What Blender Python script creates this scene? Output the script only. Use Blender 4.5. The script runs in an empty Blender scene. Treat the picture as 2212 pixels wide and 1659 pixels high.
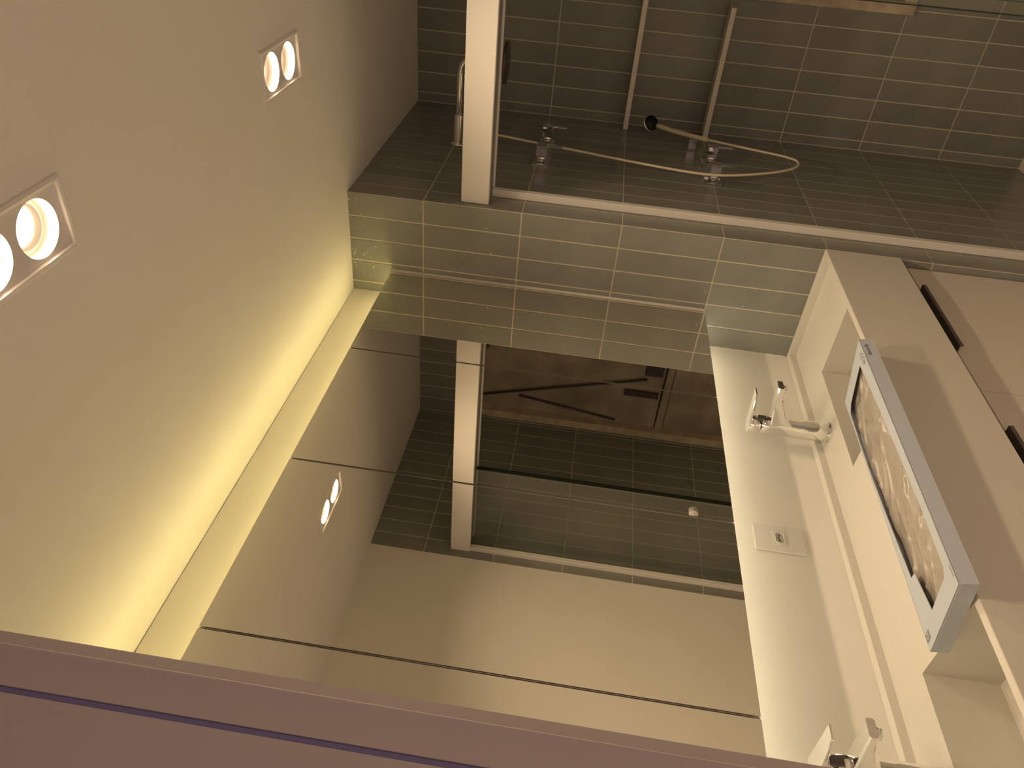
import bpy, bmesh, math, random
from mathutils import Vector, Matrix
random.seed(7)
SC = bpy.context.scene
COL = SC.collection

# ------------------------------------------------------------------ camera
CAM = Vector((1.29763, -2.08092, 1.63024))
RIGHT = Vector((0.0695635, 0.1323868, -0.9887541))      # picture's right: the phone was held sideways, world up is picture left
DOWN = Vector((-0.7893864, -0.5987109, -0.1357000))
FWD = Vector((-0.6099427, 0.7899488, 0.0628559))
cd = bpy.data.cameras.new('camera')
cam = bpy.data.objects.new('camera', cd)
COL.objects.link(cam)
m = Matrix.Identity(4)
for i in range(3):
    m[i][0] = RIGHT[i]; m[i][1] = -DOWN[i]; m[i][2] = -FWD[i]; m[i][3] = CAM[i]
cam.matrix_world = m
cd.sensor_width = 36.0
cd.lens = 26.2295
cd.clip_start = 0.01
SC.camera = cam

# ------------------------------------------------------------------ world, exposure, light levels
SC.view_settings.view_transform = 'Standard'
SC.view_settings.look = 'None'
SC.view_settings.exposure = 0.0
SC.view_settings.gamma = 1.0
SC.view_settings.use_curve_mapping = False
w = bpy.data.worlds.new('dim_hall'); SC.world = w
w.use_nodes = True
w.node_tree.nodes['Background'].inputs[0].default_value = (1.0, 0.63, 0.70, 1)
w.node_tree.nodes['Background'].inputs[1].default_value = 0.52
SPOT_A, SPOT_B = 3.0, 4.1         # watts of each lamp in the downlight by the shower / by the doorway
SPOT_COL = (1.0, 0.735, 0.46)
LED_TOP = 19.0                    # emission of the strip on top of the mirror cabinet
LED_TOP_COL = (1.0, 0.79, 0.32)
LED_BOT = 11.3                    # emission of the strip under the mirror cabinet
LED_BOT_COL = (1.0, 0.85, 0.57)

# ------------------------------------------------------------------ measures (metres)
H = 2.35
W1 = 0.339          # outer corner of the tiled partition
WR = 1.459          # right wall
YF = 0.933          # far wall of the shower
XB = -0.045         # wall behind the wash stand
XM = 0.092          # mirror plane
YN = -1.803         # near wall (door wall)
TB = 0.077          # tile pitch across
ROWS = [2.35, 2.114, 1.812, 1.510, 1.208, 0.906, 0.604, 0.302, 0.0]
DECK, RIM = 0.895, 0.915

# ------------------------------------------------------------------ materials
def mat(name, col, rough=0.5, metal=0.0, noise=0.0, nscale=20.0, bump=0.0, bscale=60.0, spec=0.5, rand=0.0, emit=None, estr=0.0, trans=0.0, ior=1.45, coat=0.0, rnoise=0.0):
    mt = bpy.data.materials.new(name); mt.use_nodes = True
    nt = mt.node_tree; b = nt.nodes['Principled BSDF']
    b.inputs['Roughness'].default_value = rough
    b.inputs['Metallic'].default_value = metal
    b.inputs['Specular IOR Level'].default_value = spec
    b.inputs['IOR'].default_value = ior
    b.inputs['Transmission Weight'].default_value = trans
    b.inputs['Coat Weight'].default_value = coat
    b.inputs['Coat Roughness'].default_value = 0.1
    b.inputs['Base Color'].default_value = (*col, 1)
    tc = nt.nodes.new('ShaderNodeTexCoord')
    out = None
    if noise > 0 or rand > 0:
        rgb = nt.nodes.new('ShaderNodeHueSaturation')
        rgb.inputs['Color'].default_value = (*col, 1)
        val = None
        if noise > 0:
            n = nt.nodes.new('ShaderNodeTexNoise'); n.inputs['Scale'].default_value = nscale; n.inputs['Detail'].default_value = 4
            nt.links.new(tc.outputs['Object'], n.inputs['Vector'])
            mr = nt.nodes.new('ShaderNodeMapRange'); mr.inputs[1].default_value = 0.3; mr.inputs[2].default_value = 0.7
            mr.inputs[3].default_value = 1 - noise; mr.inputs[4].default_value = 1 + noise
            nt.links.new(n.outputs['Fac'], mr.inputs[0]); val = mr.outputs[0]
        if rand > 0:
            oi = nt.nodes.new('ShaderNodeObjectInfo')
            mr2 = nt.nodes.new('ShaderNodeMapRange'); mr2.inputs[3].default_value = 1 - rand; mr2.inputs[4].default_value = 1 + rand
            nt.links.new(oi.outputs['Random'], mr2.inputs[0])
            if val is None: val = mr2.outputs[0]
            else:
                mu = nt.nodes.new('ShaderNodeMath'); mu.operation = 'MULTIPLY'
                nt.links.new(val, mu.inputs[0]); nt.links.new(mr2.outputs[0], mu.inputs[1]); val = mu.outputs[0]
        nt.links.new(val, rgb.inputs['Value']); nt.links.new(rgb.outputs[0], b.inputs['Base Color'])
    if rnoise > 0:
        n = nt.nodes.new('ShaderNodeTexNoise'); n.inputs['Scale'].default_value = 5; n.inputs['Detail'].default_value = 5
        nt.links.new(tc.outputs['Object'], n.inputs['Vector'])
        mr = nt.nodes.new('ShaderNodeMapRange'); mr.inputs[1].default_value = 0.35; mr.inputs[2].default_value = 0.75
        mr.inputs[3].default_value = rough; mr.inputs[4].default_value = rough + rnoise
        nt.links.new(n.outputs['Fac'], mr.inputs[0]); nt.links.new(mr.outputs[0], b.inputs['Roughness'])
    if bump > 0:
        n = nt.nodes.new('ShaderNodeTexNoise'); n.inputs['Scale'].default_value = bscale; n.inputs['Detail'].default_value = 3
        nt.links.new(tc.outputs['Object'], n.inputs['Vector'])
        bp = nt.nodes.new('ShaderNodeBump'); bp.inputs['Strength'].default_value = bump; bp.inputs['Distance'].default_value = 0.002
        nt.links.new(n.outputs['Fac'], bp.inputs['Height']); nt.links.new(bp.outputs[0], b.inputs['Normal'])
    if emit:
        b.inputs['Emission Color'].default_value = (*emit, 1); b.inputs['Emission Strength'].default_value = estr
    return mt

M = {}
M['plaster'] = mat('white_plaster', (0.86, 0.84, 0.79), 0.85, noise=0.015, nscale=8, bump=0.08, bscale=140)
M['ceiling'] = mat('ceiling_paint', (0.90, 0.885, 0.84), 0.9, noise=0.012, nscale=6, bump=0.05, bscale=120)
M['tile'] = mat('grey_green_tile', (0.268, 0.274, 0.250), 0.24, noise=0.07, nscale=9, bump=0.03, bscale=14, spec=0.5, rand=0.07)
M['grout'] = mat('beige_grout', (0.66, 0.61, 0.50), 0.9, noise=0.10, nscale=60)
M['floor'] = mat('pale_floor', (0.78, 0.74, 0.66), 0.4, noise=0.05, nscale=7)
M['mdf'] = mat('white_lacquer', (0.80, 0.77, 0.72), 0.45, noise=0.01, nscale=5)
M['door'] = mat('cream_lacquer', (0.72, 0.67, 0.61), 0.38, noise=0.015, nscale=4)
M['stone'] = mat('white_engineered_stone', (0.72, 0.695, 0.64), 0.35, noise=0.02, nscale=90, spec=0.4)
M['mirror'] = mat('mirror_silver', (0.90, 0.88, 0.81), 0.004, metal=1.0)
M['glassedge'] = mat('mirror_edge', (0.10, 0.12, 0.10), 0.3)
M['chrome'] = mat('polished_chrome', (0.88, 0.88, 0.88), 0.05, metal=1.0)
M['darkmetal'] = mat('dark_bronze_metal', (0.085, 0.068, 0.070), 0.40, metal=0.0, noise=0.1, nscale=40)
M['black'] = mat('black_rubber', (0.012, 0.012, 0.012), 0.5)
M['seal'] = mat('violet_grey_rubber_seal', (0.20, 0.19, 0.38), 0.6)
M['alu'] = mat('white_powder_coat', (0.84, 0.82, 0.78), 0.35)
M['rail'] = mat('grey_rail', (0.30, 0.28, 0.27), 0.45)
M['plastic'] = mat('white_plastic', (0.80, 0.78, 0.74), 0.35)
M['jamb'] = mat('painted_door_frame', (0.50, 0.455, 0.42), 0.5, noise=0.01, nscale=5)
M['wood'] = mat('raw_wood', (0.60, 0.51, 0.39), 0.75, noise=0.22, nscale=18)
M['winpane'] = mat('dusty_frosted_pane', (0.40, 0.345, 0.29), 0.5, noise=0.30, nscale=5, spec=0.3)
M['dark'] = mat('dark_void', (0.02, 0.018, 0.016), 0.8)
M['carton'] = mat('pale_blue_carton', (0.52, 0.57, 0.66), 0.55, noise=0.015, nscale=12)
M['ink'] = mat('dark_ink', (0.06, 0.055, 0.06), 0.6)
M['pen'] = mat('pen_ink', (0.22, 0.23, 0.26), 0.6)
M['film'] = mat('crumpled_plastic_film', (0.40, 0.355, 0.31), 0.20, noise=0.12, nscale=7, spec=0.6, coat=0.4)
M['ring'] = mat('lamp_ring_satin', (0.50, 0.48, 0.46), 0.5)
M['lampwhite'] = mat('lamp_white', (0.82, 0.80, 0.78), 0.4)
M['lens'] = mat('lamp_lens', (0.9, 0.88, 0.85), 0.3, emit=(1.0, 0.90, 0.78), estr=6.0)
M['ledtop'] = mat('led_diffuser_upper', (0.9, 0.9, 0.85), 0.4, emit=LED_TOP_COL, estr=LED_TOP)
M['ledbot'] = mat('led_diffuser_lower', (0.9, 0.9, 0.85), 0.4, emit=LED_BOT_COL, estr=LED_BOT)
M['hose'] = mat('brass_tinted_hose', (0.92, 0.82, 0.60), 0.35, metal=0.0)
M['shelf'] = mat('beige_stone_shelf', (0.90, 0.84, 0.74), 0.35, noise=0.04, nscale=30)
M['speck'] = mat('plaster_splash', (0.75, 0.72, 0.62), 0.9)
def glass_mat(name, tint):
    mt = bpy.data.materials.new(name); mt.use_nodes = True
    nt = mt.node_tree; nt.nodes.clear()
    o = nt.nodes.new('ShaderNodeOutputMaterial')
    tr = nt.nodes.new('ShaderNodeBsdfTransparent'); tr.inputs[0].default_value = (*tint, 1)
    gl = nt.nodes.new('ShaderNodeBsdfGlossy'); gl.inputs['Roughness'].default_value = 0.01
    df = nt.nodes.new('ShaderNodeBsdfDiffuse'); df.inputs[0].default_value = (0.7, 0.68, 0.64, 1)
    lw = nt.nodes.new('ShaderNodeLayerWeight'); lw.inputs[0].default_value = 0.5
    pw = nt.nodes.new('ShaderNodeMath'); pw.operation = 'POWER'; pw.inputs[1].default_value = 4.0
    nt.links.new(lw.outputs['Facing'], pw.inputs[0])
    fr = nt.nodes.new('ShaderNodeMapRange'); fr.inputs[3].default_value = 0.025; fr.inputs[4].default_value = 0.6
    nt.links.new(pw.outputs[0], fr.inputs[0])
    tc = nt.nodes.new('ShaderNodeTexCoord')
    n = nt.nodes.new('ShaderNodeTexNoise'); n.inputs['Scale'].default_value = 4; n.inputs['Detail'].default_value = 6
    nt.links.new(tc.outputs['Object'], n.inputs['Vector'])
    mr = nt.nodes.new('ShaderNodeMapRange'); mr.inputs[1].default_value = 0.35; mr.inputs[2].default_value = 0.8
    mr.inputs[3].default_value = 0.02; mr.inputs[4].default_value = 0.06
    nt.links.new(n.outputs['Fac'], mr.inputs[0])
    m1 = nt.nodes.new('ShaderNodeMixShader'); m2 = nt.nodes.new('ShaderNodeMixShader')
    nt.links.new(mr.outputs[0], m1.inputs[0]); nt.links.new(tr.outputs[0], m1.inputs[1]); nt.links.new(df.outputs[0], m1.inputs[2])
    nt.links.new(fr.outputs[0], m2.inputs[0]); nt.links.new(m1.outputs[0], m2.inputs[1]); nt.links.new(gl.outputs[0], m2.inputs[2])
    nt.links.new(m2.outputs[0], o.inputs[0])
    return mt
M['glass'] = glass_mat('dusty_clear_glass', (0.93, 0.95, 0.93))

# ------------------------------------------------------------------ helpers
class MB:
    def __init__(s): s.bm = bmesh.new()
    def box(s, x0, x1, y0, y1, z0, z1, bev=0.0, seg=1):
        r = bmesh.ops.create_cube(s.bm, size=1.0)
        vs = r['verts']
        bmesh.ops.scale(s.bm, verts=vs, vec=(x1-x0, y1-y0, z1-z0))
        bmesh.ops.translate(s.bm, verts=vs, vec=((x0+x1)/2, (y0+y1)/2, (z0+z1)/2))
        if bev > 0:
            es = list({e for v in vs for e in v.link_edges})
            bmesh.ops.bevel(s.bm, geom=es, offset=bev, segments=seg, profile=0.5, affect='EDGES')
        return s
    def lathe(s, prof, origin=(0,0,0), axis=(0,0,1), n=32, cap=True):
        a = Vector(axis).normalized(); q = a.to_track_quat('Z', 'Y'); o = Vector(origin)
        rings = []
        for r, h in prof:
            rings.append([s.bm.verts.new(o + q @ Vector((r*math.cos(2*math.pi*k/n), r*math.sin(2*math.pi*k/n), h))) for k in range(n)])
        for i in range(len(rings)-1):
            for k in range(n):
                f = s.bm.faces.new((rings[i][k], rings[i][(k+1) % n], rings[i+1][(k+1) % n], rings[i+1][k])); f.smooth = True
        if cap:
            for rg in (rings[0][::-1], rings[-1]):
                try: s.bm.faces.new(rg)
                except ValueError: pass
        return s
    def tube(s, pts, r, n=10, smooth=6):
        P = [Vector(p) for p in pts]
        if smooth > 1:
            Q = []
            for i in range(len(P)-1):
                p0 = P[max(i-1, 0)]; p1 = P[i]; p2 = P[i+1]; p3 = P[min(i+2, len(P)-1)]
                for k in range(smooth):
                    t = k/smooth
                    Q.append(0.5*((2*p1)+(-p0+p2)*t+(2*p0-5*p1+4*p2-p3)*t*t+(-p0+3*p1-3*p2+p3)*t**3))
            Q.append(P[-1]); P = Q
        rings = []; up = Vector((0.3, 0.2, 1)).normalized()
        for i, p in enumerate(P):
            t = (P[min(i+1, len(P)-1)] - P[max(i-1, 0)]).normalized()
            u = (up - t*up.dot(t)); u = u.normalized() if u.length > 1e-4 else t.orthogonal().normalized()
            up = u; v = t.cross(u)
            rings.append([s.bm.verts.new(p + r*(u*math.cos(2*math.pi*k/n) + v*math.sin(2*math.pi*k/n))) for k in range(n)])
        for i in range(len(rings)-1):
            for k in range(n):
                f = s.bm.faces.new((rings[i][k], rings[i][(k+1) % n], rings[i+1][(k+1) % n], rings[i+1][k])); f.smooth = True
        s.bm.faces.new(rings[0][::-1]); s.bm.faces.new(rings[-1])
        return s
    def loft(s, secs, smooth=False):
        """secs: list of equal-length vertex rings"""
        rings = [[s.bm.verts.new(Vector(p)) for p in sec] for sec in secs]
        n = len(rings[0])
        for i in range(len(rings)-1):
            for k in range(n):
                f = s.bm.faces.new((rings[i][k], rings[i][(k+1) % n], rings[i+1][(k+1) % n], rings[i+1][k])); f.smooth = smooth
        s.bm.faces.new(rings[0][::-1]); s.bm.faces.new(rings[-1])
        return s
    def build(s, name, m, parent=None, loc=None, mats=None):
        bmesh.ops.recalc_face_normals(s.bm, faces=s.bm.faces[:])
        me = bpy.data.meshes.new(name); s.bm.to_mesh(me); s.bm.free()
        me.materials.append(M[m] if isinstance(m, str) else m)
        o = bpy.data.objects.new(name, me); COL.objects.link(o)
        if parent is not None: o.parent = parent
        if loc is not None: o.location = loc
        return o

def empty(name, loc=(0,0,0)):
    o = bpy.data.objects.new(name, None); COL.objects.link(o); o.location = loc; o.empty_display_size = 0.05
    return o
def tag(o, label=None, cat=None, group=None, kind=None):
    if label: o['label'] = label
    if cat: o['category'] = cat
    if group: o['group'] = group
    if kind: o['kind'] = kind
    return o
def copy_tree(o, parent=None):
    c = o.copy(); COL.objects.link(c)
    if parent is not None: c.parent = parent
    for ch in list(o.children): copy_tree(ch, c)
    return c

# ------------------------------------------------------------------ tiles
TILE_CACHE = {}
J = 0.0044
def tile_mesh(a, b):
    key = (round(a, 4), round(b, 4))
    if key in TILE_CACHE: return TILE_CACHE[key]
    c = 0.0007; d = 0.006
    v = []
    for (sx, sy) in ((-1,-1), (1,-1), (1,1), (-1,1)): v.append((sx*a/2, sy*b/2, -d))
    for (sx, sy) in ((-1,-1), (1,-1), (1,1), (-1,1)): v.append((sx*a/2, sy*b/2, -c))
    for (sx, sy) in ((-1,-1), (1,-1), (1,1), (-1,1)): v.append((sx*(a/2-c), sy*(b/2-c), 0))
    f = []
    for s in (0, 4):
        for k in range(4): f.append((s+k, s+(k+1) % 4, s+4+(k+1) % 4, s+4+k))
    f.append((8, 9, 10, 11))
    me = bpy.data.meshes.new('tile'); me.from_pydata(v, [], f); me.materials.append(M['tile'])
    TILE_CACHE[key] = me
    return me
def lay_tiles(parent, O, U, N, cols, rows=ROWS, hole=None):
    """O origin on the wall plane, U unit along wall, N outward normal; cols: positions along U; hole=(u0,u1,z0,z1)"""
    O = Vector(O); U = Vector(U); N = Vector(N); Z = Vector((0,0,1))
    if U.cross(Z).dot(N) < 0: Uo = -U
    else: Uo = U
    R = Matrix((Uo, Z, N)).transposed().to_4x4()
    for i in range(len(cols)-1):
        for k in range(len(rows)-1):
            u0, u1 = cols[i]+J/2, cols[i+1]-J/2
            z1, z0 = rows[k]-J/2, rows[k+1]+J/2
            if k == 0: z1 = rows[0]-0.001
            rects = [(u0, u1, z0, z1)]
            if hole:
                a0, a1, b0, b1 = hole
                if u0 < a1 and u1 > a0 and z0 < b1 and z1 > b0:
                    rects = []
                    if u0 < a0: rects.append((u0, a0, z0, z1))
                    if u1 > a1: rects.append((a1, u1, z0, z1))
                    m0, m1 = max(u0, a0), min(u1, a1)
                    if z0 < b0: rects.append((m0, m1, z0, b0))
                    if z1 > b1: rects.append((m0, m1, b1, z1))
            for (p0, p1, q0, q1) in rects:
                if p1-p0 < 0.003 or q1-q0 < 0.003: continue
                o = bpy.data.objects.new('tile', tile_mesh(p1-p0, q1-q0)); COL.objects.link(o)
                o.parent = parent
                o.matrix_local = Matrix.Translation(O + U*((p0+p1)/2) + Z*((q0+q1)/2)) @ R

# ------------------------------------------------------------------ structure
GD = 0.0014   # grout recess
tag(MB().box(-0.20, 1.60, -3.0, 1.10, -0.06, 0.0).build('floor', 'floor'), 'pale beige bathroom floor', kind='structure')

# downlight openings
FIX = [(0.800, -0.390), (0.806, -1.297)]
FLX, FLY = 0.110, 0.222
cb = MB()
xs = [-0.20, 0.80-FLX/2+0.006, 0.80+FLX/2-0.006, 1.60]
ys = [-3.0]
for (fx, fy) in sorted(FIX, key=lambda t: t[1]): ys += [fy-FLY/2+0.006, fy+FLY/2-0.006]
ys.append(1.10)
for i in range(3):
    for k in range(len(ys)-1):
        if i == 1 and k % 2 == 1: continue
        cb.box(xs[i], xs[i+1], ys[k], ys[k+1], H, H+0.02)
bmesh.ops.remove_doubles(cb.bm, verts=cb.bm.verts[:], dist=1e-5)
tag(cb.build('ceiling', 'ceiling'), 'white painted ceiling lit along the mirror cabinet', kind='structure')

tag(MB().box(XB-0.12, XB, YN-0.13, 0.0, 0, H).build('wall_left', 'plaster'), 'cream wall between mirror cabinet and counter', kind='structure')

wp = MB().box(XB-0.12, W1-GD, GD, YF+0.12, 0, H).build('wall_partition', 'grout')
tag(wp, 'tiled partition wall between wash stand and shower', kind='structure')
lay_tiles(wp, (W1, 0, 0), (-1,0,0), (0,-1,0), [0.0008+0.0] + [TB*k for k in range(1, 6)])
lay_tiles(wp, (W1, 0, 0), (0,1,0), (1,0,0), [0.0008+0.0] + [TB*k for k in range(1, 13)] + [YF])

HOLE = (0.848, 1.408, 0.612, 2.045)
wb = MB()
wb.box(W1-GD, HOLE[0], YF+GD, YF+0.12, 0, H); wb.box(HOLE[1], 1.60, YF+GD, YF+0.12, 0, H)
wb.box(HOLE[0], HOLE[1], YF+GD, YF+0.12, 0, HOLE[2]); wb.box(HOLE[0], HOLE[1], YF+GD, YF+0.12, HOLE[3], H)
wb = tag(wb.build('wall_back', 'grout'), 'dark tiled far wall of the shower with shelves', kind='structure')
lay_tiles(wb, (0, YF, 0), (1,0,0), (0,-1,0), [W1] + [W1+TB*(0.46+k) for k in range(14)] + [WR], hole=HOLE)

YT = -0.012
tag(MB().box(WR, WR+0.12, -3.0, YT, 0, H).build('wall_right', 'plaster'), 'plain white wall opposite the mirrors', kind='structure')
wr = tag(MB().box(WR+GD, WR+0.12, YT, YF+0.12, 0, H).build('wall_shower', 'grout'), 'dark tiled shower wall opposite the valves', kind='structure')
lay_tiles(wr, (WR, YT, 0), (0,1,0), (-1,0,0), [TB*k for k in range(13)] + [YF-YT])

# near wall with the door opening
wn = MB().box(XB-0.12, 0.765, YN-0.13, YN, 0, H); wn.box(0.765, WR, YN-0.13, YN, 2.14, H)
tag(wn.build('wall_near', 'plaster'), 'white wall around the doorway', kind='structure')
XJ = 0.79
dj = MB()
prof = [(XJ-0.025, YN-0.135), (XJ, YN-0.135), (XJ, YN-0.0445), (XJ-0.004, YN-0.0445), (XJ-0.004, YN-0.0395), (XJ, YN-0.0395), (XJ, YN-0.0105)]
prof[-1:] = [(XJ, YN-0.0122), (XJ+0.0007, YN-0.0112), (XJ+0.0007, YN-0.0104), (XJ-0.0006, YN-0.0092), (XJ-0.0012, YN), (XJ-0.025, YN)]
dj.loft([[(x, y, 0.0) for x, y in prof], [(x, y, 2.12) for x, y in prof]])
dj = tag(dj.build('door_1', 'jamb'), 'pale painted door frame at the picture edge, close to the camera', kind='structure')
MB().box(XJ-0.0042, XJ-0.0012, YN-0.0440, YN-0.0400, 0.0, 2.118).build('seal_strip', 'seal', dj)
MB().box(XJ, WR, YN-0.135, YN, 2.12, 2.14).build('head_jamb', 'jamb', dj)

# closing panel above the mirror cabinet (shadow gap at the ceiling)
tag(MB().box(XB, 0.0, YN, -0.0005, 2.17, H-0.002).build('trim_1', 'mdf'), 'pale filler panel between mirror cabinet and ceiling', kind='structure')

# window in the shower's far wall
win = tag(empty('window_1', (1.128, YF, 0.6)), 'dusty window with raw wooden frame beside the shower shelves', kind='structure')
def wpart(name, m, *b, bev=0.0):
    x0, x1, y0, y1, z0, z1 = b
    return MB().box(x0-1.128, x1-1.128, y0-YF, y1-YF, z0-0.6, z1-0.6, bev).build(name, m, win)
wpart('frame_side', 'wood', 0.822, 0.862, YF-0.016, YF+0.06, 0.587, 2.068, bev=0.002)
wpart('frame_side', 'wood', 1.392, 1.434, YF-0.016, YF+0.06, 0.587, 2.068, bev=0.002)
wpart('frame_sill', 'wood', 0.862, 1.392, YF-0.012, YF+0.06, 0.589, 0.630, bev=0.002)
wpart('frame_head', 'wood', 0.862, 1.392, YF-0.012, YF+0.06, 2.025, 2.066, bev=0.002)
wpart('pane', 'winpane', 0.862, 1.392, YF+0.032, YF+0.036, 1.115, 2.025)
wpart('pane', 'winpane', 0.862, 1.392, YF+0.030, YF+0.036, 0.630, 1.070)
wpart('transom', 'winpane', 0.862, 1.392, YF+0.016, YF+0.04, 1.075, 1.110, bev=0.002)
def arm(a, b, r=0.006):
    return MB().tube([(a[0]-1.128, a[1]-YF, a[2]-0.6), (b[0]-1.128, b[1]-YF, b[2]-0.6)], r, 8, 1).build('stay_arm', 'darkmetal', win)
arm((1.318, YF+0.018, 2.02), (1.086, YF+0.018, 1.20))
arm((1.295, YF+0.020, 1.83), (1.370, YF+0.020, 1.32))
wpart('latch', 'darkmetal', 1.165, 1.195, YF+0.008, YF+0.03, 1.13, 1.30, bev=0.003)
wpart('latch_plate', 'darkmetal', 0.985, 1.06, YF+0.012, YF+0.03, 1.13, 1.215, bev=0.003)
MB().box(0.80, 1.45, YF+0.10, YF+0.115, 0.5, 2.1).build('window_1_backing', 'dark').parent = win  # dark sheet added behind the panes, standing in for the night outside
for ch in win.children:
    if ch.name.startswith('window_1_backing'):
        ch.name = 'night_dark_backing'; ch.location = (-1.128, -YF, -0.6)

# ------------------------------------------------------------------ mirror cabinet
mc = tag(empty('mirror_cabinet', (0.0, -0.9, 1.209)), 'long wall cabinet with four mirror doors above the counter', 'cabinet')
def cpart(name, m, x0, x1, y0, y1, z0, z1, bev=0.0, parent=None):
    o = MB().box(x0, x1, y0+0.9, y1+0.9, z0-1.209, z1-1.209, bev).build(name, m, parent or mc)
    return o
ZB, ZT = 1.209, 2.215
cpart('body', 'mdf', XB+0.001, XM-0.024, YN+0.002, -0.0165, ZB+0.004, ZT-0.007)
cpart('side_panel', 'mdf', XB+0.001, XM, -0.0155, -0.0008, ZB, ZT)
cpart('gap_shade_sheet', 'dark', XM-0.0235, XM-0.0212, YN+0.004, -0.0175, ZB+0.006, ZT-0.006)  # near-black sheet that paints shade into the gaps between the mirror doors
ends = [-0.0175, -0.456, -0.905, -1.355, YN+0.003]
for k in range(4):
    y1, y0 = ends[k]-(0.0022 if k else 0), ends[k+1]+0.0022
    d = cpart('door', 'jamb', XM-0.020, XM-0.004, y0, y1, ZB, ZT)
    cpart('mirror_pane', 'mirror', XM-0.004, XM, y0+0.0005, y1-0.0005, ZB+0.0005, ZT-0.0005, parent=d)
tag(cpart('light_strip', 'ledtop', 0.036, 0.0415, YN+0.01, -0.02, ZT-0.007, ZT+0.0015), 'glowing warm light strip on top')
cpart('added_light_baffle', 'alu', 0.0335, 0.0360, YN+0.01, -0.02, ZT-0.007, ZT+0.0010)  # unseen baffle, added to keep the strip's light off the filler panel
tag(cpart('light_strip', 'ledbot', 0.020, 0.030, YN+0.01, -0.02, ZB-0.001, ZB+0.004), 'glowing warm light strip underneath')

# ------------------------------------------------------------------ wash stand: counter
ct = tag(empty('washbasin_counter', (0.15, -0.9, RIM)), 'white stone counter with two sunken basins and raised rim', 'counter')
def kpart(name, m='stone', bev=0.0, boxes=(), parent=None, seg=1):
    b = MB()
    for (x0, x1, y0, y1, z0, z1) in boxes: b.box(x0-0.15, x1-0.15, y0+0.9, y1+0.9, z0-RIM, z1-RIM, bev, seg)
    return b.build(name, m, parent or ct)
BX0, BX1 = 0.088, 0.3215
B1 = (-0.655, -0.262); B2 = (-1.605, -1.212)
kpart('deck', boxes=[(XB, BX0, YN, 0, DECK-0.02, DECK), (BX0, BX1, B1[1], 0, DECK-0.02, DECK), (BX0, BX1, B2[1], B1[0], DECK-0.02, DECK),
                     (BX0, BX1, YN, B2[0], DECK-0.02, DECK), (BX1, 0.327, YN, 0, DECK-0.02, DECK)])
kpart('front_apron', boxes=[(0.327, 0.3435, YN, -0.0005, 0.700, RIM)], bev=0.0012)
kpart('upstand', boxes=[(XB+0.0005, -0.022, YN, -0.0005, DECK-0.002, RIM)], bev=0.001)
kpart('upstand', boxes=[(-0.022, 0.327, -0.0230, -0.0005, DECK-0.002, RIM)], bev=0.001)
for (b0, b1) in (B1, B2):
    bb = MB(); D = 0.755
    def bx(x0, x1, y0, y1, z0, z1): bb.box(x0-0.15, x1-0.15, y0+0.9, y1+0.9, z0-RIM, z1-RIM)
    t = 0.012
    bx(BX0-t, BX0, b0-t, b1+t, D-t, DECK-0.02); bx(BX1, BX1+0.005, b0-t, b1+t, D-t, DECK-0.02)
    bx(BX0, BX1, b0-t, b0, D-t, DECK-0.02); bx(BX0, BX1, b1, b1+t, D-t, DECK-0.02)
    bx(BX0, BX1, b0, b1, D-t, D)
    bs = bb.build('basin', 'stone', ct)
    MB().box(BX0+0.012-0.15, BX0+0.026-0.15, b0+0.915, b1+0.885, D-RIM, D+0.002-RIM).build('drain_slot', 'plastic', bs)

# vanity unit below
vu = tag(empty('vanity_unit', (0.15, -0.9, 0.0)), 'cream vanity unit with six doors under the counter', 'cabinet')
XD = 0.317
def vpart(name, m, x0, x1, y0, y1, z0, z1, bev=0.0, parent=None):
    return MB().box(x0-0.15, x1-0.15, y0+0.9, y1+0.9, z0, z1, bev).build(name, m, parent or vu)
vpart('carcass', 'door', XB+0.002, 0.294, YN+0.002, -0.002, 0.10, 0.70)
vpart('plinth', 'mdf', XB+0.002, 0.26, YN+0.002, -0.002, 0.0, 0.10)
seams = [-0.004, -0.288, -0.594, -0.894, -1.198, -1.50, YN+0.004]
for k in range(6):
    y1, y0 = seams[k]-0.0009, seams[k+1]+0.0009
    d = vpart('door', 'door', 0.298, XD, y0, y1, 0.105, 0.672, bev=0.0008)
    # edge-pull profile at the meeting edge of each pair
    if k % 2 == 0: h0, h1 = y0+0.001, y0+0.150
    else: h0, h1 = y1-0.150, y1-0.001
    hb = MB()
    for (a0, a1, c0, c1) in ((0.299, 0.3365, 0.6725, 0.6755), (0.3340, 0.3365, 0.6655, 0.6725)):
        hb.box(a0-0.15, a1-0.15, h0+0.9, h1+0.9, c0, c1, 0.0004)
    hb.build('handle', 'darkmetal', d)

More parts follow.
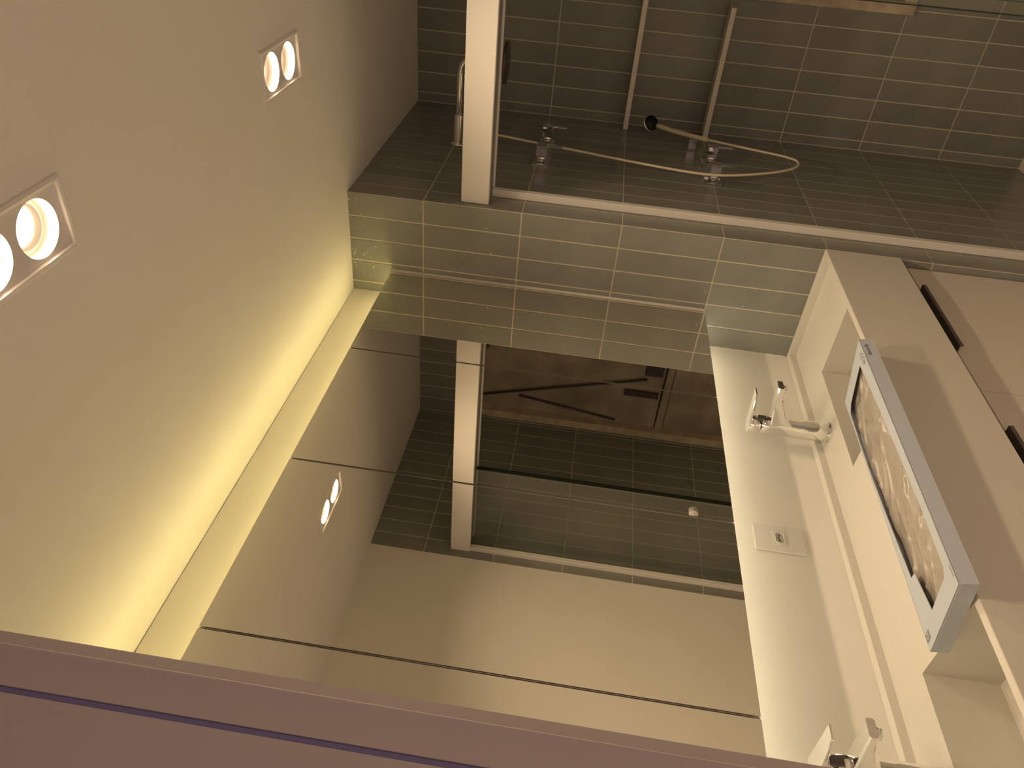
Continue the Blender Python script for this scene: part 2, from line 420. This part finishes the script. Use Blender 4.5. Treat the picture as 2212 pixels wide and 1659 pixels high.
# ------------------------------------------------------------------ faucets
def make_faucet():
    r = empty('basin_faucet')
    s = Matrix
    MB().lathe([(0.0272, 0), (0.0272, 0.0015), (0.0262, 0.0022)], n=40).build('base_ring', 'chrome', r)
    def sec(cx, hx, hy, z, p=0.55, n=32):
        pts = []
        for k in range(n):
            a = 2*math.pi*k/n; c, sn = math.cos(a), math.sin(a)
            pts.append((cx + hx*math.copysign(abs(c)**p, c), hy*math.copysign(abs(sn)**p, sn), z))
        return pts
    MB().loft([sec(0, 0.0265, 0.0265, 0.002, 1.0), sec(0, 0.0255, 0.0258, 0.04, 0.97), sec(0, 0.0245, 0.0248, 0.085, 0.9),
               sec(0.001, 0.0240, 0.0240, 0.115, 0.85), sec(0.004, 0.0265, 0.0232, 0.135, 0.8), sec(0.0, 0.0225, 0.0225, 0.160, 0.85), sec(-0.001, 0.0215, 0.0218, 0.181, 0.9)],
              smooth=True).build('body', 'chrome', r)
    # spout: flat tapered bar reaching over the basin, rising slightly
    def rs(x, z0, z1, hy, b=0.003):
        return [(x, -hy, z0+b), (x, -hy+b, z0), (x, hy-b, z0), (x, hy, z0+b), (x, hy, z1-b), (x, hy-b, z1), (x, -hy+b, z1), (x, -hy, z1-b)]
    sp = MB().loft([rs(-0.006, 0.092, 0.160, 0.0205), rs(0.018, 0.104, 0.161, 0.0200), rs(0.040, 0.126, 0.163, 0.0190), rs(0.090, 0.148, 0.1675, 0.0175), rs(0.135, 0.157, 0.172, 0.017)]).build('spout', 'chrome', r)
    ae = MB().lathe([(0.010, 0.0), (0.0105, 0.004), (0.0105, 0.011), (0.009, 0.012)], origin=(0.122, 0, 0.147), n=24).build('aerator', 'chrome', sp)
    # cartridge neck and lever
    MB().lathe([(0.0165, 0), (0.0165, 0.010), (0.015, 0.011)], origin=(0.001, 0, 0.178), n=28).build('cartridge_neck', 'darkmetal', r)
    MB().loft([sec(-0.002, 0.0210, 0.0215, 0.1835, 0.9), sec(-0.002, 0.0212, 0.0215, 0.198, 0.88), sec(-0.002, 0.0205, 0.0210, 0.2125, 0.85)], smooth=True).build('lever_cap', 'chrome', r)
    MB().box(0.013, 0.0235, -0.009, 0.009, 0.170, 0.192, 0.002).build('cartridge_cover', 'darkmetal', r)
    MB().loft([rs(-0.022, 0.2065, 0.2155, 0.0200, 0.002), rs(0.015, 0.2085, 0.2160, 0.0200, 0.002), rs(0.065, 0.2130, 0.2185, 0.0165, 0.0015), rs(0.106, 0.2180, 0.2215, 0.0135, 0.0012)]).build('lever', 'chrome', r)
    return r
fa = tag(make_faucet(), 'chrome basin faucet nearer the tiled partition', 'faucet', 'chrome basin faucets')
fa.location = (0.024, -0.455, DECK+0.0003)
fb = tag(copy_tree(fa), 'chrome basin faucet partly cut off at the picture edge near the door frame', 'faucet', 'chrome basin faucets')
fb.location = (0.038, -1.390, DECK+0.0003)

# ------------------------------------------------------------------ outlet
ol = tag(empty('wall_outlet', (XB, -0.808, 1.06)), 'white wall outlet plate on the cream splash wall', 'outlet')
op = MB()
op.box(0.0005, 0.007, -0.0405, 0.0405, -0.0605, 0.0605, 0.0022, 2)
op.build('cover_plate', 'plastic', ol)
md = MB().box(0.0068, 0.0082, -0.0245, 0.0245, -0.0165, 0.0165, 0.0006).build('socket_module', 'plastic', ol)
hx = [(-0.0185, 0), (-0.0115, 0.0098), (0.0115, 0.0098), (0.0185, 0), (0.0115, -0.0098), (-0.0115, -0.0098)]
# recessed hexagonal well: raised collar with darker floor
col_b = MB()
def ring(sc, x): return [(x, y*sc, z*sc) for y, z in hx]
R1 = [ring(1.10, 0.0081), ring(1.10, 0.0105), ring(1.0, 0.0105), ring(0.98, 0.0083)]
rv = [[col_b.bm.verts.new(p) for p in rr] for rr in R1]
for i in range(3):
    for k in range(6): col_b.bm.faces.new((rv[i][k], rv[i][(k+1) % 6], rv[i+1][(k+1) % 6], rv[i+1][k]))
col_b.build('socket_collar', 'plastic', md)
M['well'] = mat('grey_socket_floor', (0.50, 0.48, 0.42), 0.5)
wl = MB(); vs = [wl.bm.verts.new(p) for p in ring(1.0, 0.0084)]; wl.bm.faces.new(vs); wl.build('socket_floor', 'well', md)
for (dy, dz) in ((-0.0075, 0.0), (0.0, 0.0022), (0.0075, 0.0)):
    MB().lathe([(0.0024, 0), (0.0024, 0.0004)], origin=(0.0085, dy, dz), axis=(1,0,0), n=12).build('pin_hole', 'black', md)

# ------------------------------------------------------------------ carton on the counter
BXW, BXL, BXH = 0.1885, 0.6926, 0.0312
box = tag(empty('carton_box', (0.1908, -1.2361, DECK+0.0015)), 'pale blue carton with plastic-wrapped contents lying across the counter rim', 'box')
box.rotation_euler = (Matrix.Rotation(-0.0135, 3, 'Z') @ Matrix.Rotation(-0.166, 3, 'Y')).to_euler()
T = 0.0012
MB().box(0, BXW, 0, BXL, 0, T).build('bottom_panel', 'carton', box)
MB().box(BXW-T, BXW, 0, BXL, T, BXH).build('side_panel', 'carton', box)
MB().box(0, T, 0, BXL, T, BXH).build('side_panel', 'carton', box)
MB().box(T, BXW-T, BXL-T, BXL, T, BXH).build('end_panel', 'carton', box)
MB().box(T, BXW-T, 0, T, T, BXH-0.0025).build('end_panel', 'carton', box)
MB().box(T, BXW-T, -0.0008, 0.0004, BXH-0.0065, BXH-0.0018, 0.0004).build('tuck_flap', 'carton', box)
# top panel with its cut-out window
poly = [(0.1449, 0.649), (0.1490, 0.600), (0.1613, 0.3431), (0.1649, 0.1802), (0.1604, 0.0560), (0.1489, 0.0417), (0.0632, 0.0405), (0.0466, 0.1335),
        (0.0262, 0.1378), (0.0194, 0.2178), (0.0123, 0.3226), (0.0060, 0.446), (0.0060, 0.5497), (0.0095, 0.6380), (0.0305, 0.6502), (0.087, 0.650)]
from mathutils.geometry import tessellate_polygon
outer = [(0, 0), (BXW, 0), (BXW, BXL), (0, BXL)]
allp = [Vector((x, y, 0)) for x, y in outer] + [Vector((x, y, 0)) for x, y in poly]
tris = tessellate_polygon([[Vector((x, y, 0)) for x, y in outer], [Vector((x, y, 0)) for x, y in poly]])
tb = MB()
top = [tb.bm.verts.new((v.x, v.y, BXH)) for v in allp]; bot = [tb.bm.verts.new((v.x, v.y, BXH-T)) for v in allp]
for t in tris:
    tb.bm.faces.new([top[i] for i in t]); tb.bm.faces.new([bot[i] for i in t][::-1])
for lst in (list(range(4)), list(range(4, 4+len(poly)))):
    for a, b in zip(lst, lst[1:]+lst[:1]): tb.bm.faces.new((top[a], top[b], bot[b], bot[a]))
lid = tb.build('top_panel', 'carton', box)
# crumpled film over the contents
fm = MB(); nx, ny = 40, 130
from mathutils import noise as NZ
grid = []
for i in range(nx+1):
    rowv = []
    for k in range(ny+1):
        x = 0.004+(BXW-0.008)*i/nx; y = 0.004+(BXL-0.008)*k/ny
        a1 = NZ.noise(Vector((x*9+y*5, y*6.5-x*4, 0.3)))
        a2 = 1.0-abs(NZ.noise(Vector((x*14-y*9, y*4+x*9, 2.7))))
        a3 = 1.0-abs(NZ.noise(Vector((x*24+y*14, y*9-x*12, 5.1))))
        z = 0.0175 + 0.007*a1 + 0.0035*max(0.0, a2-0.86)/0.14 + 0.0022*max(0.0, a3-0.92)/0.08 + 0.006*math.exp(-((x-0.11)/0.05)**2)
        z = max(z, 0.004)
        rowv.append(fm.bm.verts.new((x, y, min(z, BXH-0.0028))))
    grid.append(rowv)
for i in range(nx):
    for k in range(ny): fm.bm.faces.new((grid[i][k], grid[i+1][k], grid[i+1][k+1], grid[i][k+1])).smooth = True
fm.build('wrapped_contents', 'film', box)
def text(body, m, parent, mtx, size, name='printed_text', ext=0.0001):
    c = bpy.data.curves.new(name, 'FONT'); c.body = body; c.size = size; c.extrude = ext
    c.align_x = 'CENTER'; c.align_y = 'CENTER'
    c.materials.append(M[m])
    t = bpy.data.objects.new('lettering_curve', c); COL.objects.link(t)
    dg = bpy.context.evaluated_depsgraph_get(); dg.update()
    me = bpy.data.meshes.new_from_object(t.evaluated_get(dg)); me.name = name
    bpy.data.objects.remove(t)
    if not me.materials: me.materials.append(M[m])
    o = bpy.data.objects.new(name, me); COL.objects.link(o); o.parent = parent; o.matrix_local = mtx
    return o
side = [c for c in box.children if c.name.startswith('side_panel')][0]
# text on the long side: reads along +y (away from the camera), letters upright
ms = Matrix.Translation((BXW+0.0002, 0.650, 0.0205)) @ Matrix(((0,0,1,0), (1,0,0,0), (0,1,0,0), (0,0,0,1)))
text('decorfit', 'ink', side, ms, 0.0135)
mt_ = Matrix.Translation((0.1735, 0.640, BXH+0.0002)) @ Matrix.Rotation(math.radians(93), 4, 'Z')
text('4557', 'pen', lid, mt_, 0.024, 'handwritten_number')
mt2 = Matrix.Translation((0.1815, 0.031, BXH+0.0002)) @ Matrix.Rotation(math.radians(90), 4, 'Z')
text('armario', 'pen', lid, mt2, 0.0075)
lg = MB().box(0.003, 0.023, 0.014, 0.030, BXH, BXH+0.0003).build('printed_logo', 'pen', lid)
MB().lathe([(0.0035, 0), (0.0060, 0), (0.0060, 0.0003), (0.0035, 0.0003), (0.0035, 0)], origin=(0.013, 0.022, BXH+0.0003), n=20, cap=False).build('logo_ring', 'carton', lg)

# ------------------------------------------------------------------ downlights
def make_downlight():
    r = empty('recessed_downlight')
    hx_, hy_ = FLX/2, FLY/2
    # bevelled frame
    b = MB()
    prof = [(0.0, 0.0), (0.0, -0.0035), (0.004, -0.0060), (0.0085, -0.0045), (0.0095, 0.002)]
    rings = []
    for (ins, z) in prof:
        rings.append([b.bm.verts.new(((hx_-ins)*sx, (hy_-ins)*sy, z)) for sx, sy in ((-1,-1), (1,-1), (1,1), (-1,1))])
    for i in range(len(rings)-1):
        for k in range(4): b.bm.faces.new((rings[i][k], rings[i][(k+1) % 4], rings[i+1][(k+1) % 4], rings[i+1][k]))
    b.build('frame', 'lampwhite', r)
    # face plate with two round openings
    RO = 0.0405; n = 48
    pl = MB(); zz = 0.001
    px, py = hx_-0.009, hy_-0.009
    outer = [Vector((-px, -py, 0)), Vector((px, -py, 0)), Vector((px, py, 0)), Vector((-px, py, 0))]
    cs = [(0, -0.0485), (0, 0.0485)]
    loops = [outer] + [[Vector((c[0]+RO*math.cos(2*math.pi*k/n), c[1]+RO*math.sin(2*math.pi*k/n), 0)) for k in range(n)] for c in cs]
    tr = tessellate_polygon(loops)
    vv = [pl.bm.verts.new((v.x, v.y, zz)) for lp in loops for v in lp]
    for t in tr: pl.bm.faces.new([vv[i] for i in t])
    pl.build('face_plate', 'lampwhite', r)
    for c in cs:
        cup = MB().lathe([(RO, 0.001), (RO-0.001, 0.022), (RO-0.0075, 0.0235), (RO-0.0085, 0.020), (RO-0.0155, 0.042)], origin=(c[0], c[1], 0), n=n, cap=False).build('reflector_ring', 'ring', r)
        MB().lathe([(0.0001, 0.0405), (RO-0.0150, 0.0405), (RO-0.0150, 0.050), (0.0001, 0.050)], origin=(c[0], c[1], 0), n=n, cap=False).build('lamp_lens', 'lens', cup)
        ld = bpy.data.lights.new('lamp', 'AREA'); ld.shape = 'DISK'; ld.size = 0.046; ld.energy = SPOT_A; ld.color = SPOT_COL; ld.spread = math.radians(150)
        lo = bpy.data.objects.new('lamp_light', ld); COL.objects.link(lo); lo.parent = r; lo.location = (c[0], c[1], 0.0395)
    return r
dl = tag(make_downlight(), 'white double recessed downlight close to the shower', 'downlight', 'double ceiling downlights')
dl.location = (FIX[0][0], FIX[0][1], H)
dl2 = tag(copy_tree(dl), 'white double recessed downlight cut off at the picture edge near the doorway', 'downlight', 'double ceiling downlights')
dl2.location = (FIX[1][0], FIX[1][1], H)
for ch in dl2.children:
    if ch.type == 'LIGHT':
        ch.data = ch.data.copy(); ch.data.energy = SPOT_B

# ------------------------------------------------------------------ shower enclosure
se = tag(empty('shower_enclosure', (0.9, 0.05, 0.0)), 'white framed sliding shower enclosure with clear dusty glass', 'shower screen')
def spart(name, m, x0, x1, y0, y1, z0, z1, bev=0.0, parent=None):
    return MB().box(x0-0.9, x1-0.9, y0-0.05, y1-0.05, z0, z1, bev).build(name, m, parent or se)
spart('header_rail', 'alu', W1+0.0005, WR-0.0005, 0.024, 0.036, 1.917, 2.002, bev=0.002)
spart('header_track', 'rail', W1+0.0005, WR-0.0005, 0.036, 0.112, 1.9185, 1.998)
spart('track_lip', 'alu', W1+0.0005, WR-0.0005, 0.112, 0.116, 1.912, 2.0)
spart('wall_profile', 'alu', W1+0.0005, W1+0.024, 0.092, 0.112, 0.012, 1.917, bev=0.001)
spart('wall_profile', 'alu', WR-0.024, WR-0.0005, 0.030, 0.050, 0.012, 1.917, bev=0.001)
spart('sill_rail', 'alu', W1+0.0005, WR-0.0005, 0.030, 0.112, 0.0, 0.012, bev=0.001)
g1 = spart('glass_panel', 'glass', 0.985, WR-0.004, 0.052, 0.060, 0.014, 1.925)
g2 = spart('glass_panel', 'glass', 1.010, WR-0.004, 0.088, 0.096, 0.014, 1.925)
M['gedge'] = mat('dark_green_glass_edge', (0.02, 0.03, 0.022), 0.15)
spart('polished_edge', 'gedge', 0.9820, 0.9848, 0.052, 0.060, 0.014, 1.915, parent=g1)
spart('polished_edge', 'gedge', 1.0070, 1.0098, 0.088, 0.096, 0.014, 1.915, parent=g2)
kn = MB().lathe([(0.0001, -0.012), (0.017, -0.012), (0.019, -0.009), (0.019, -0.002), (0.012, 0.0), (0.012, 0.006), (0.019, 0.008), (0.019, 0.014), (0.0001, 0.015)], origin=(1.052-0.9, 0.056-0.05, 1.033), axis=(0,1,0), n=28, cap=False)
kn.build('pull_knob', 'plastic', g1)

# ------------------------------------------------------------------ shower fittings
for k, (z, lab) in enumerate(((1.512, 'beige shower shelf higher on the far tiled wall'), (1.2045, 'beige shower shelf lower on the far tiled wall'))):
    s = MB().box(0, 0.460, -0.072, -0.0005, -0.009, 0.009, 0.0012).build('shower_shelf', 'shelf', loc=(W1+0.001, YF, z))
    tag(s, lab, 'shelf', 'shower shelves')

ar = tag(empty('rain_shower', (W1, 0.50, 2.10)), 'chrome rain shower arm and round head behind the white header rail', 'shower head')
MB().lathe([(0.030, 0.0005), (0.030, 0.008), (0.017, 0.010), (0.017, 0.105), (0.0125, 0.108)], axis=(1,0,0), n=28).build('wall_flange', 'chrome', ar)
MB().tube([(0.10, 0, 0), (0.20, 0, 0.0), (0.262, 0, -0.004), (0.288, 0, -0.030), (0.291, 0, -0.090)], 0.011, 14, 6).build('arm', 'chrome', ar)
MB().lathe([(0.0001, -0.157), (0.064, -0.157), (0.067, -0.153), (0.066, -0.147), (0.034, -0.139), (0.020, -0.118), (0.015, -0.085)], origin=(0.291, 0, 0), n=48, cap=False).build('head', 'darkmetal', ar)

def make_valve():
    r = empty('shower_valve')
    b = MB().box(0.0005, 0.006, -0.027, 0.027, -0.027, 0.027, 0.001); b.build('wall_plate', 'chrome', r)
    MB().lathe([(0.016, 0.006), (0.016, 0.028), (0.012, 0.030)], axis=(1,0,0), n=24).build('stem', 'chrome', r)
    MB().box(0.028, 0.066, -0.019, 0.019, -0.019, 0.019, 0.002).build('knob', 'chrome', r)
    MB().box(0.059, 0.066, -0.006, 0.006, -0.068, -0.015, 0.001).build('lever', 'chrome', r)
    return r
VP = [((0.412, 1.797), 'chrome shower valve at upper height, nearer the glass'), ((0.613, 1.795), 'chrome shower valve at upper height, nearer the far corner'),
      ((0.423, 1.210), 'chrome shower valve at lower height, nearer the glass'), ((0.600, 1.207), 'chrome shower valve at lower height, nearer the far corner')]
v0 = None
for (yz, lab) in VP:
    v = make_valve() if v0 is None else copy_tree(v0)
    if v0 is None: v0 = v
    v.location = (W1, yz[0], yz[1])
    tag(v, lab, 'valve', 'chrome shower valves')

hs = tag(empty('hand_shower', (W1, 0.70, 1.25)), 'hand shower with black round face on a thin looping hose', 'hand shower')
hp = [(0.291-0.0+0.0, 0.50-0.70, 1.975-1.25)]
hose = [(0.030, 0.506-0.70, 2.080-1.25), (0.044, 0.508-0.70, 2.03-1.25), (0.05, 0.496-0.70, 1.962-1.25), (0.05, 0.462-0.70, 1.811-1.25), (0.05, 0.445-0.70, 1.725-1.25), (0.05, 0.381-0.70, 1.437-1.25), (0.05, 0.358-0.70, 1.224-1.25),
        (0.05, 0.425-0.70, 1.049-1.25), (0.05, 0.500-0.70, 0.945-1.25), (0.05, 0.565-0.70, 0.912-1.25), (0.05, 0.611-0.70, 0.944-1.25), (0.05, 0.662-0.70, 1.10-1.25), (0.05, 0.700-0.70, 1.215-1.25)]
MB().tube(hose, 0.0042, 10, 8).build('hose', 'hose', hs)
MB().tube([(0.05, 0.0, -0.035), (0.05, 0.045, 0.07), (0.052, 0.090, 0.150)], 0.0085, 12, 5).build('handle', 'hose', hs)
hd = MB().lathe([(0.0001, 0.0), (0.030, 0.0), (0.032, 0.004), (0.031, 0.010), (0.016, 0.022), (0.0001, 0.024)], origin=(0.060, 0.088, 0.172), axis=(-0.55, 0.72, 0.42), n=32, cap=False).build('head', 'chrome', hs)
MB().lathe([(0.0001, -0.001), (0.0285, -0.001), (0.0285, 0.0005), (0.0001, 0.0005)], origin=(0.060, 0.088, 0.172), axis=(-0.55, 0.72, 0.42), n=32, cap=False).build('spray_face', 'black', hd)
hb = MB().box(0.0005, 0.040, 0.010, 0.034, 0.0, 0.030, 0.002)
hb.build('wall_holder', 'chrome', hs)

# ragged caulk where the tiles meet the splash wall
MB().tube([(XB+0.001+random.uniform(-0.001, 0.0012), -0.001, 0.918+0.29*k/26) for k in range(27)], 0.0017, 6, 2).build('caulk_line', 'speck', wp)
# small plaster splashes on the partition tiles by the ceiling
sb = MB()
for k in range(46):
    if k < 38: x = random.uniform(0.01, 0.16) if k < 30 else random.uniform(0.16, 0.33); z = 2.35-abs(random.gauss(0.025, 0.035))-0.004
    else: x = random.uniform(0.1, 0.33); z = random.uniform(1.0, 2.0)
    r = random.uniform(0.0008, 0.0022); e = random.uniform(1, 2.4)
    vs = [sb.bm.verts.new((x+r*math.cos(a)*random.uniform(.7, 1.2), -0.0004, z+r*e*math.sin(a)*random.uniform(.7, 1.2))) for a in [2*math.pi*i/7 for i in range(7)]]
    c = sb.bm.verts.new((x, -0.0011, z))
    for i in range(7): sb.bm.faces.new((vs[i], vs[(i+1) % 7], c))
s = sb.build('plaster_splash', 'speck', wp); s['kind'] = 'stuff'
